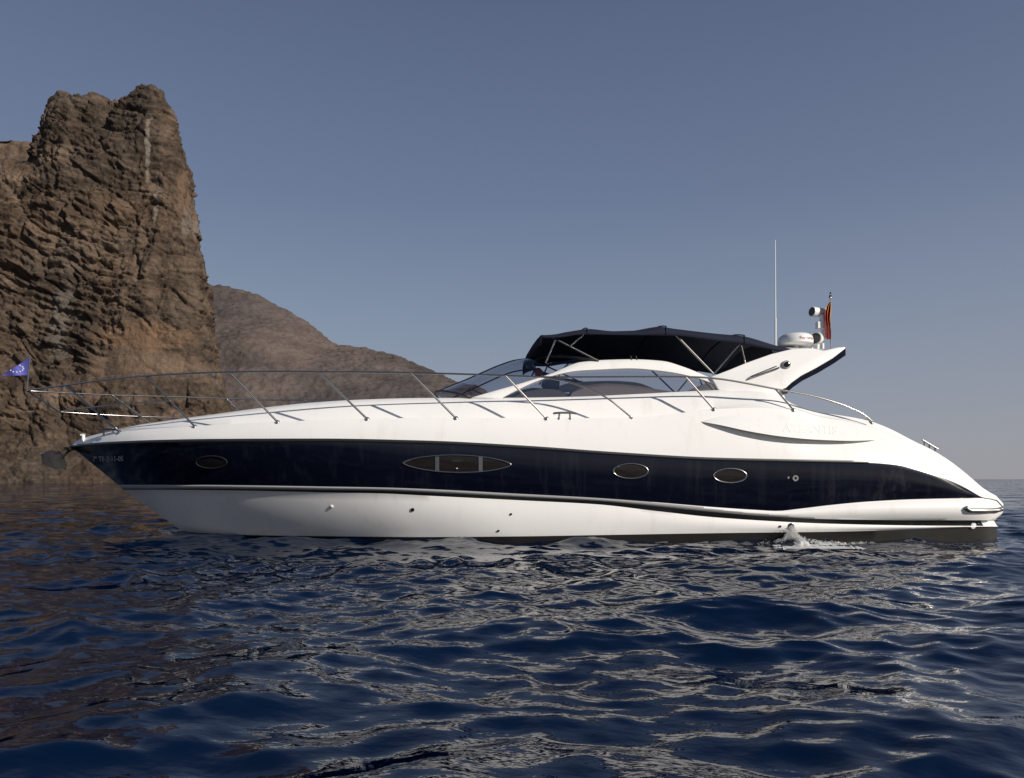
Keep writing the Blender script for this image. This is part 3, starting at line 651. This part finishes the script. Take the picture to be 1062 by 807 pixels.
c = armpt(816, 378, -.03); m = MB(); m.lathe([(.07, 0), (.07, .035), (.06, .05), (.045, .05)], c+Vector((0, .04, 0)), (0, -1, 0), 20); lt = m.build('arch_light', M['dull'], arch)
m = MB(); m.lathe([(.045, 0), (.045, .03), (.02, .04)], c, (0, -1, 0), 16); m.build('lens', M['dark'], lt)
m = MB(); a, b_ = armpt(778, 392, -.05), armpt(808, 381.3, -.05); m.tube([a+Vector((-.01, .05, 0)), a, b_, b_+Vector((.01, .05, 0))], .014, 6); m.tube([a+Vector((.02, .03, .03)), b_+Vector((-.03, .03, .03))], .009, 6); m.build('arch_handrail', M['steel'], arch)
m = MB(); m.lathe([(.05, 0), (.05, .04), (.03, .06)], armpt(813.5, 406, 0), (0, -1, 0), 14); m.build('deck_light', M['dark'], arch)

# on the bridge: radome, search light, horn, antenna
def bz(wv): return .24*math.cos(wv/1.36*math.pi/2)+P(838, 362.3, YC-1.45).z
wv = .35; Yr = YC-wv
c = P(825, 359, Yr); m = MB()
m.lathe([(.05, -.22), (.05, .0), (.26, .0), (.30, .03), (.305, .09), (.285, .16), (.22, .205), (.0, .215)], c, (0, 0, 1), 40); rad = m.build('radar_dome', M['plastic'], boat, 40)
me = text_mesh('Raymarine', .075)
for v in me.vertices:
    an = (v.co.x-.09)/.307+R(8); v.co = Vector((c.x+.309*math.sin(an), c.y-.309*math.cos(an), c.z+.075+v.co.y))
link('lettering', me, M['redink'], rad)
Ys = YC-.2
a = P(842, 323.3, Ys); b_ = P(860, 323.3, Ys); L = (b_-a).length; ax = Vector((1, .34, 0)).normalized()
m = MB(); m.lathe([(.075, 0), (.088, .0), (.092, .04), (.085, .09), (.08, L*.9), (.06, L), (.01, L+.01)], a, ax, 24); sl_ = m.build('search_light', M['plastic'], boat)
m = MB(); m.lathe([(.074, -.004), (.074, .02)], a, ax, 24); m.build('lens', M['dark'], sl_)
m = MB(); p0 = P(853, 327, Ys); m.lathe([(.05, -.16), (.055, -.1), (.05, -.08), (.045, .0)], p0, (0, 0, 1), 16); m.tube([p0+Vector((0, 0, -.12)), P(853, 362, Ys)], .03, 10); m.box(P(851, 337.5, Ys), (.14, .12, .12)); m.box(P(857, 345, Ys), (.10, .10, .22)); m.build('mast', M['plastic'], sl_)
m = MB(); a = P(845.5, 351, Ys-.25); ax = Vector((1, .85, .05)).normalized(); m.lathe([(.095, 0), (.115, 0), (.118, .03), (.10, .10), (.075, .17), (.05, .22), (.01, .23)], a, ax, 24); hn = m.build('horn', M['plastic'], boat)
m = MB(); m.lathe([(.094, -.004), (.094, .012)], a, ax, 24); m.build('bell_mouth', M['dark'], hn)
m = MB(); m.tube([a+ax*.1, P(848, 361, Ys-.25)+Vector((0,0,-.05))], .03); m.build('bracket', M['plastic'], hn)
m = MB(); m.lathe([(.055, 0), (.055, .20), (.045, .23), (.0, .235)], P(841, 359.5, Ys-.05), (0, 0, 1), 16); m.lathe([(.04, -.1), (.04, 0)], P(841, 359.5, Ys-.05)); m.build('navigation_light', M['plastic'], boat)
Ya = YC-.9
m = MB(); m.tube([P(804.3, 372, Ya), P(804.3, 330, Ya)], .016, 8); m.tube([P(804.3, 330, Ya), P(804, 249, Ya)], .011, 8, r2=.006); m.build('whip_antenna', M['plastic'], boat)

# folding canopy on tube bows
topc = [(559,347.5),(567.6,347.5),(589,345),(611.4,341.5),(637,344),(662,343.3),(687.5,339),(700,341),(745,346.2),(774,348.6),(805,357.5),(845,366)]
lowc = [(561,350),(574,350.3),(604,346.8),(620,347),(662,347.5),(700,348),(735,352.3),(768,356.3),(805,362.5),(846,369)]
cx = np.linspace(561, 845, 60); ty = np.interp(cx, *zip(*topc))*.6+pchip(*zip(*topc), cx)*.4; ly = pchip(*zip(*lowc), cx)
WC = 1.5; rows = []
half = []
for k, x in enumerate(cx):
    s_ = k/59; taper = 1-.06*s_**3
    e = P(x, ly[k], YC-WC); t = P(x, ty[k], YC-WC+.06); prof = [e, e.lerp(t, .5)+Vector((0, -.02, 0)), t]
    n0 = max(0, 1-s_*9)**2
    for u in (.85, .65, .45, .22, 0):
        ww = (WC-.06)*u
        z = t.z+.19*(1-u*u)*(1-n0)-.12*(1-u)*n0
        nose = -.20*max(0, 1-s_*7)**1.5*(1-u**2.4)
        prof.append(Vector((t.x+nose, YC-ww, z-.10*n0*(1-u))))
    half.append([Vector((p.x, YC-(YC-p.y)*(taper), p.z)) for p in prof])
rows = [r+[Vector((p.x, 2*YC-p.y, p.z)) for p in r[-2::-1]] for r in half]
# front flap hangs from the first bow
fl = []
for k, p in enumerate(rows[0]):
    u = abs(p.y-YC)/WC; fl.append(p+Vector((-.07*(1-u)-.01, 0, -.14-.10*(1-u))))
fl2 = [p.lerp(q_, .45)+Vector((-.05*(1-abs(p.y-YC)/WC), 0, .02)) for p, q_ in zip(rows[0], fl)]
m = MB(); m.grid([fl, fl2]+rows)
cp = m.build('canopy', M['canvas'], boat, 180)
sm = cp.modifiers.new('thickness', 'SOLIDIFY'); sm.thickness = .012
dg = bpy.context.evaluated_depsgraph_get(); me2 = bpy.data.meshes.new_from_object(cp.evaluated_get(dg)); cp.modifiers.clear(); cp.data = me2
def wq(y): return YC-1.46 if y < 360 else YC-1.36
for (x0, y0), (x1, y1) in (((568.5,348),(621,374.6)), ((575.8,353),(566,376.5)), ((604.7,347.5),(590.6,359.7)), ((700,346.5),(740,388)), ((768,356),(740,388)), ((768,356),(773,377))):
    for mir in (0, 1):
        m = MB(); m.tube([P(x0, y0, wq(y0)+.03), P(x1, y1, wq(y1))], .016, 8)
        if mir: m.v = [(x, 2*YC-y, z) for x, y, z in m.v]
        m.build('canopy_pole', M['steel'], boat)
for k in (14, 27, 44):
    m = MB(); m.tube([p+Vector((0, 0, -.02)) for p in rows[k][2:-2]], .014, 6); m.build('canopy_bow', M['canvas'], boat, 180)
for k in (10, 27, 44):
    m = MB(); m.tube([p+Vector((0, 0, .016)) for p in rows[k]], .010, 6); m.build('seam', M['canvas'], cp, 180)
m = MB(); R0 = rows[50]; m.grid([[p+Vector((0, 0, -.01)) for p in R0], [p+Vector((.06, 0, -.15)) for p in R0], [p+Vector((.12, 0, -.30)) for p in R0]]); m.build('added_dark_panel', M['canvas'], cp, 180)  # added panel, keeps the gap under the aft canopy black, hides the far arch leg
for x in (655, 660.5):
    m = MB(); m.tube([P(x, 374, YC-1.34), P(x-1, 369.5, YC-1.3)], .014, 6); m.build('clip', M['rubber'], boat)

# railings
top_r = [(28,405.2,0),(33,404.3,.14),(45,402.6,.36),(68,399.6,.72),(109,394,1.22),(152,390,1.62),(195,387.6,1.88),(238,386,2.0),(285,385.5,2.08),(330,385.8,2.12),(380,386,2.14),(426,386.8,2.15),(475,388,2.15),(524,389.6,2.15),(562,391,2.14),(585,391.3,2.14),(640,391,2.13),(711,391,2.12),(740,392.5,2.1),(765,396,2.08),(804,403.4,2.05),(840,410.2,2.02),(865,417,2.0),(885,424.5,1.98),(897,431,1.97),(905,437.6,1.96)]
def line(c): return catmull([P(x, y, YC-wv) for x, y, wv in c], 6)
rail = MB(); rail.tube(line(top_r), .015, 8)
rail.tube(line([(562,391,2.14),(589,396,2.14),(610.5,403.2,2.14),(630,413.2,2.14),(644,424,2.13),(656,434,2.13)]), .014, 8)
rail_o, rail_b = rail.pair('guard_rail', M['steel'], boat, 180)
low_r = [(61,427,0.0),(66,426.2,.22),(85,423.8,.72),(109,421,1.12),(140,418.2,1.42),(177,415.8,1.72)]
m = MB(); m.tube(line(low_r), .010, 8); lr = m.pair('lower_rail', M['steel'], rail_o, 180); lr[1].parent = rail_b
m = MB(); m.tube([P(28, 405.2, YC), P(61, 427, YC)], .014, 8); m.build('pulpit_post', M['steel'], rail_o)
for (x0, y0, w0), (x1, y1) in (((68,399.6,.72),(124,448.2)), ((152,390,1.62),(202,442.2)), ((238,386,2.0),(288,437.6)), ((330,385.8,2.12),(381,434.5)), ((426,386.8,2.15),(473,433.6)), ((524,389.6,2.15),(567,434)), ((711,391,2.12),(740.5,424.4)), ((804,403.4,2.05),(823,425.2))):
    for mir in (0, 1):
        b_ = base_at(x1, y1+.3); a = P(x0, y0, YC-w0); m = MB(); m.tube([a, b_], .016, 8)
        f = MB(); f.lathe([(.034, -.02), (.034, .012), (.02, .03)], b_, (a-b_).normalized()*.6+Vector((0, 0, .5)), 12)
        for q_ in (m, f):
            if mir: q_.v = [(x, 2*YC-y, z) for x, y, z in q_.v]
        so_ = m.build('stanchion', M['steel'], boat); f.build('foot', M['dull'], so_)
b_ = base_at(904, 438.5); m = MB(); m.lathe([(.03, -.02), (.03, .03), (.015, .05)], b_); m.tube([b_+Vector((-.35, .05, .07)), b_+Vector((.05, .02, .05))], .014); m.build('rail_end', M['dull'], rail_o)

# cleats and bow fittings
def cleat(px, py, L=.36):
    a = base_at(px, py); m = MB(); t = Vector((1, 0, 0))
    m.tube(catmull([a+t*(-L/2)+Vector((0, -.02, .075)), a+t*(-L/4)+Vector((0, -.02, .085)), a+t*(L/4)+Vector((0, -.02, .085)), a+t*(L/2)+Vector((0, -.02, .075))], 4), .017, 8)
    for s_ in (-1, 1): m.tube([a+t*(.09*s_)+Vector((0, 0, -.02)), a+t*(.08*s_)+Vector((0, -.02, .085))], .015, 8)
    return m
cleat(585.5, 434).build('cleat', M['dull'], boat)
cleat(113, 450.5, .3).build('cleat', M['steel'], boat)
m = MB(); a = base_at(86.5, 457); m.tube([a+Vector((0, 0, -.03)), a+Vector((0, 0, .10))], .028, 10); m.tube([a+Vector((-.06, .02, .10)), a+Vector((.02, .02, .115))], .02, 8); m.build('bow_fairlead', M['plastic'], boat)
m = MB(); a = base_at(111, 449.3); m.lathe([(.05, -.03), (.05, .05), (.03, .09)], a+Vector((0, .25, .03)), (0, 0, 1), 12); m.build('windlass', M['plastic'], boat)
m = MB(); a = P(956.5, 456.3, YC-1.80); b_ = P(973, 466, YC-1.80); m.tube(catmull([a+Vector((0, 0, -.12)), a, b_, b_+Vector((0, 0, -.12))][1:3], 2), .013, 8)
for t in (.12, .45, .8): p = a.lerp(b_, t); m.tube([p, p+Vector((0, .02, -.16))], .012, 8)
m.build('grab_rail', M['steel'], boat)
# stern fender strip
m = MB(); pts = [on(x, y, .02)[0] for x, y in ((1000.5,526.2),(1004,528.6),(1010,529.2),(1020,529.3),(1030,529))]
e = pts[-1]; pts += [e+Vector((.09, .03, .005)), e+Vector((.16, .12, .01)), e+Vector((.19, .3, .01)), Vector((e.x+.19, YC, e.z))]
m.tube(catmull(pts, 4), .035, 10); m.mirror(); m.build('platform_fender', M['dull'], boat, 180)

# anchor on its roller
m = MB(); r0 = P(78, 463.5, YC); tip = P(63, 476.5, YC); m.tube([r0, P(70, 469, YC), tip], .022, 8)
m.box(P(74, 465.5, YC), (.22, .12, .06)); anc = m.build('anchor', M['galv'], boat)
m = MB(); crown = tip+Vector((-.02, 0, 0))
for s_ in (-1, 1):
    pl = [crown+Vector((.02, 0, .10)), crown+Vector((-.10, .10*s_, .16)), crown+Vector((-.20, .22*s_, .08)), crown+Vector((-.17, .24*s_, -.10)), crown+Vector((.02, .13*s_, -.19)), crown+Vector((.12, 0, -.16))]
    md = crown+Vector((-.05, .20*s_, .03))
    m.add(pl+[md]+[p+Vector((.0, .018, .018)) for p in pl]+[md+Vector((0, .018, .018))], [[6, k, (k+1) % 6] for k in range(6)]+[[13, 7+(k+1) % 6, 7+k] for k in range(6)]+[[k, 7+k, 7+(k+1) % 6, (k+1) % 6] for k in range(6)])
m.build('fluke', M['galv'], anc, 20)
m = MB(); m.tube([crown+Vector((-.17, -.26, .1)), crown+Vector((-.17, .26, .1))], .02); m.tube([crown, crown+Vector((-.12, 0, .06))], .03); m.build('roll_bar', M['dull'], anc)

# flags
def flag(name, label, staff, rows, matf, cat='flag'):
    o = tag(empty(name, staff[0]), label, cat); bpy.context.view_layer.update()
    m = MB(); m.tube(staff, .010, 8); m.build('flagpole', M['steel'], o)
    m = MB(); m.grid(rows)
    if callable(matf): matf(m)
    return o, m
Yf = YC
staff = [P(28.3, 405.5, Yf), P(29.5, 388, Yf), P(31.6, 368.5, Yf)]
rows = []
tl, bl_ = (31.6, 369.5), (30, 389); te, be = (6, 387), (2, 390)
for j in range(9):
    v = j/8; r_ = []
    for i in range(17):
        u = i/16; x = (tl[0]*(1-v)+bl_[0]*v)*(1-u)+(te[0]*(1-v)+be[0]*v)*u
        y = (tl[1]*(1-v)+bl_[1]*v)*(1-u)+(te[1]*(1-v)+be[1]*v)*u+1.2*math.sin(u*5)*(1-v)*u
        r_.append(P(x, y, Yf+.09*math.sin(u*7+v*1.5)*u+.10*u*(1-v)))
    rows.append(r_)
fo, fm = flag('bow_flag', 'small blue flag with a ring of pale stars flying at the bow pulpit tip', staff, rows, None)
bpy.context.view_layer.update()
fc = fm.build('cloth', M['blue'], fo, 180)
sm_ = MB()
BVF = bvh_of(fc)
for k in range(12):
    a = 2*math.pi*k/12; px = 17.5+7.0*math.cos(a)*1.0; py = 382.3+3.7*math.sin(a)
    d = Vector(((px-CX)/F, 1, (HY-py)/F)).normalized(); loc, nn_, i_, ds = BVF.ray_cast(Vector((0, 0, HC)), d)
    if loc is None: continue
    vs = []
    for q_ in range(10):
        rr_ = .021 if q_ % 2 == 0 else .009; an = math.pi/2+q_*math.pi/5; vs.append(loc+Vector((rr_*math.cos(an), -.004, rr_*math.sin(an))))
    sm_ = MB(); sm_.add(vs, [list(range(10))]); sm_.build('star', M['star'], fc, None)
Ye = YC-.25
staff = [P(861.5, 364, Ye), P(861.3, 345, Ye), P(861.2, 303.5, Ye)]
eo, _ = flag('stern_ensign', 'furled red and yellow ensign hanging limp beside the search light', staff, [[P(0,0,10)]*2]*2, None)
bpy.context.view_layer.update()
m = MB(); rows = []; 
for j in range(22):
    v = j/21; r_ = []
    for i in range(19):
        u = i/18; wid = (2.6+4.2*math.sin(v*2.6)**.8*(1-.3*v))
        x = 861.5-wid*u+.5*math.sin(v*9+u*3); y = 311+41*v+4*u*(1-v)
        r_.append(P(x, y, Ye-.05*math.sin(u*14+v*2)-.02))
    rows.append(r_)
m.grid(rows)
for i, f in enumerate(m.f):
    col = (f[0] % 19); m.m[i] = 1 if col in (0, 9) or f[0]//19 < 4 and col > 13 else 0
m.build('cloth', [M['red'], M['yellow']], eo, 180)
m = MB(); m.lathe([(.012, 0), (.024, .015), (.02, .05), (.012, .08), (.016, .10), (.0, .12)], P(861.2, 309.5, Ye), (0, 0, 1), 12); m.build('finial', M['dark'], eo)

# churned water and the outlet splash along the stern quarter
bits = MB()
def blob(c, r):
    n = 6; vs = [c+Vector((0, 0, r)), c-Vector((0, 0, r))]; k = len(bits.v)
    for i in range(n):
        a = i*2*math.pi/n+random.random(); vs.append(c+Vector((math.cos(a), math.sin(a), random.uniform(-.3, .3)))*r*random.uniform(.8, 1.2))
    bits.add(vs, [[0, 2+i, 2+(i+1) % n] for i in range(n)]+[[1, 2+(i+1) % n, 2+i] for i in range(n)])
rows = []                                            # the broken water where the outlet stream lands
for k in range(120):
    px = 785+k*.75; r_ = []
    for q_ in range(13):
        u = q_/12; Yq = YC-2.14-.75*u; p = P(px, 557, YC-2.14)
        n_ = noise.fractal((px*.16, u*5, 3), .7, 2.2, 6)
        h = (.05*math.exp(-((px-821)/9)**2)+.035*math.exp(-((px-835)/30)**2))*(1-u)**1.1
        r_.append(Vector((p.x+n_*.03, Yq, -.060+h*(1+1.1*n_)+.05*n_*math.sin(math.pi*min(1, k/20, (119-k)/20)))))
    rows.append(r_)
bits.grid(rows)
clumps = [(random.gauss(821, 7), abs(random.gauss(0, .75))) for _ in range(150)]+[(random.uniform(785, 905), abs(random.gauss(0, .4))) for _ in range(80)]
for cx_, h_ in clumps:
    for _ in range(random.randint(10, 45)):
        px = random.gauss(cx_, 1.0); h = max(0, h_+random.gauss(0, .12)); top_ = 5*math.exp(-((px-821)/6)**2)+3*math.exp(-((px-826)/26)**2)
        py = 564-min(h, 1.9)*top_*.8-min(6, top_*1.1)+random.gauss(0, .9); blob(P(px, py, YC-2.14-random.random()**2*.3), random.uniform(.002, .0065))
tag(bits.build('water_splash', M['foam'], None, 180), 'white splash of cooling water thrown up against the stern quarter of the hull', 'splash', kind='stuff')
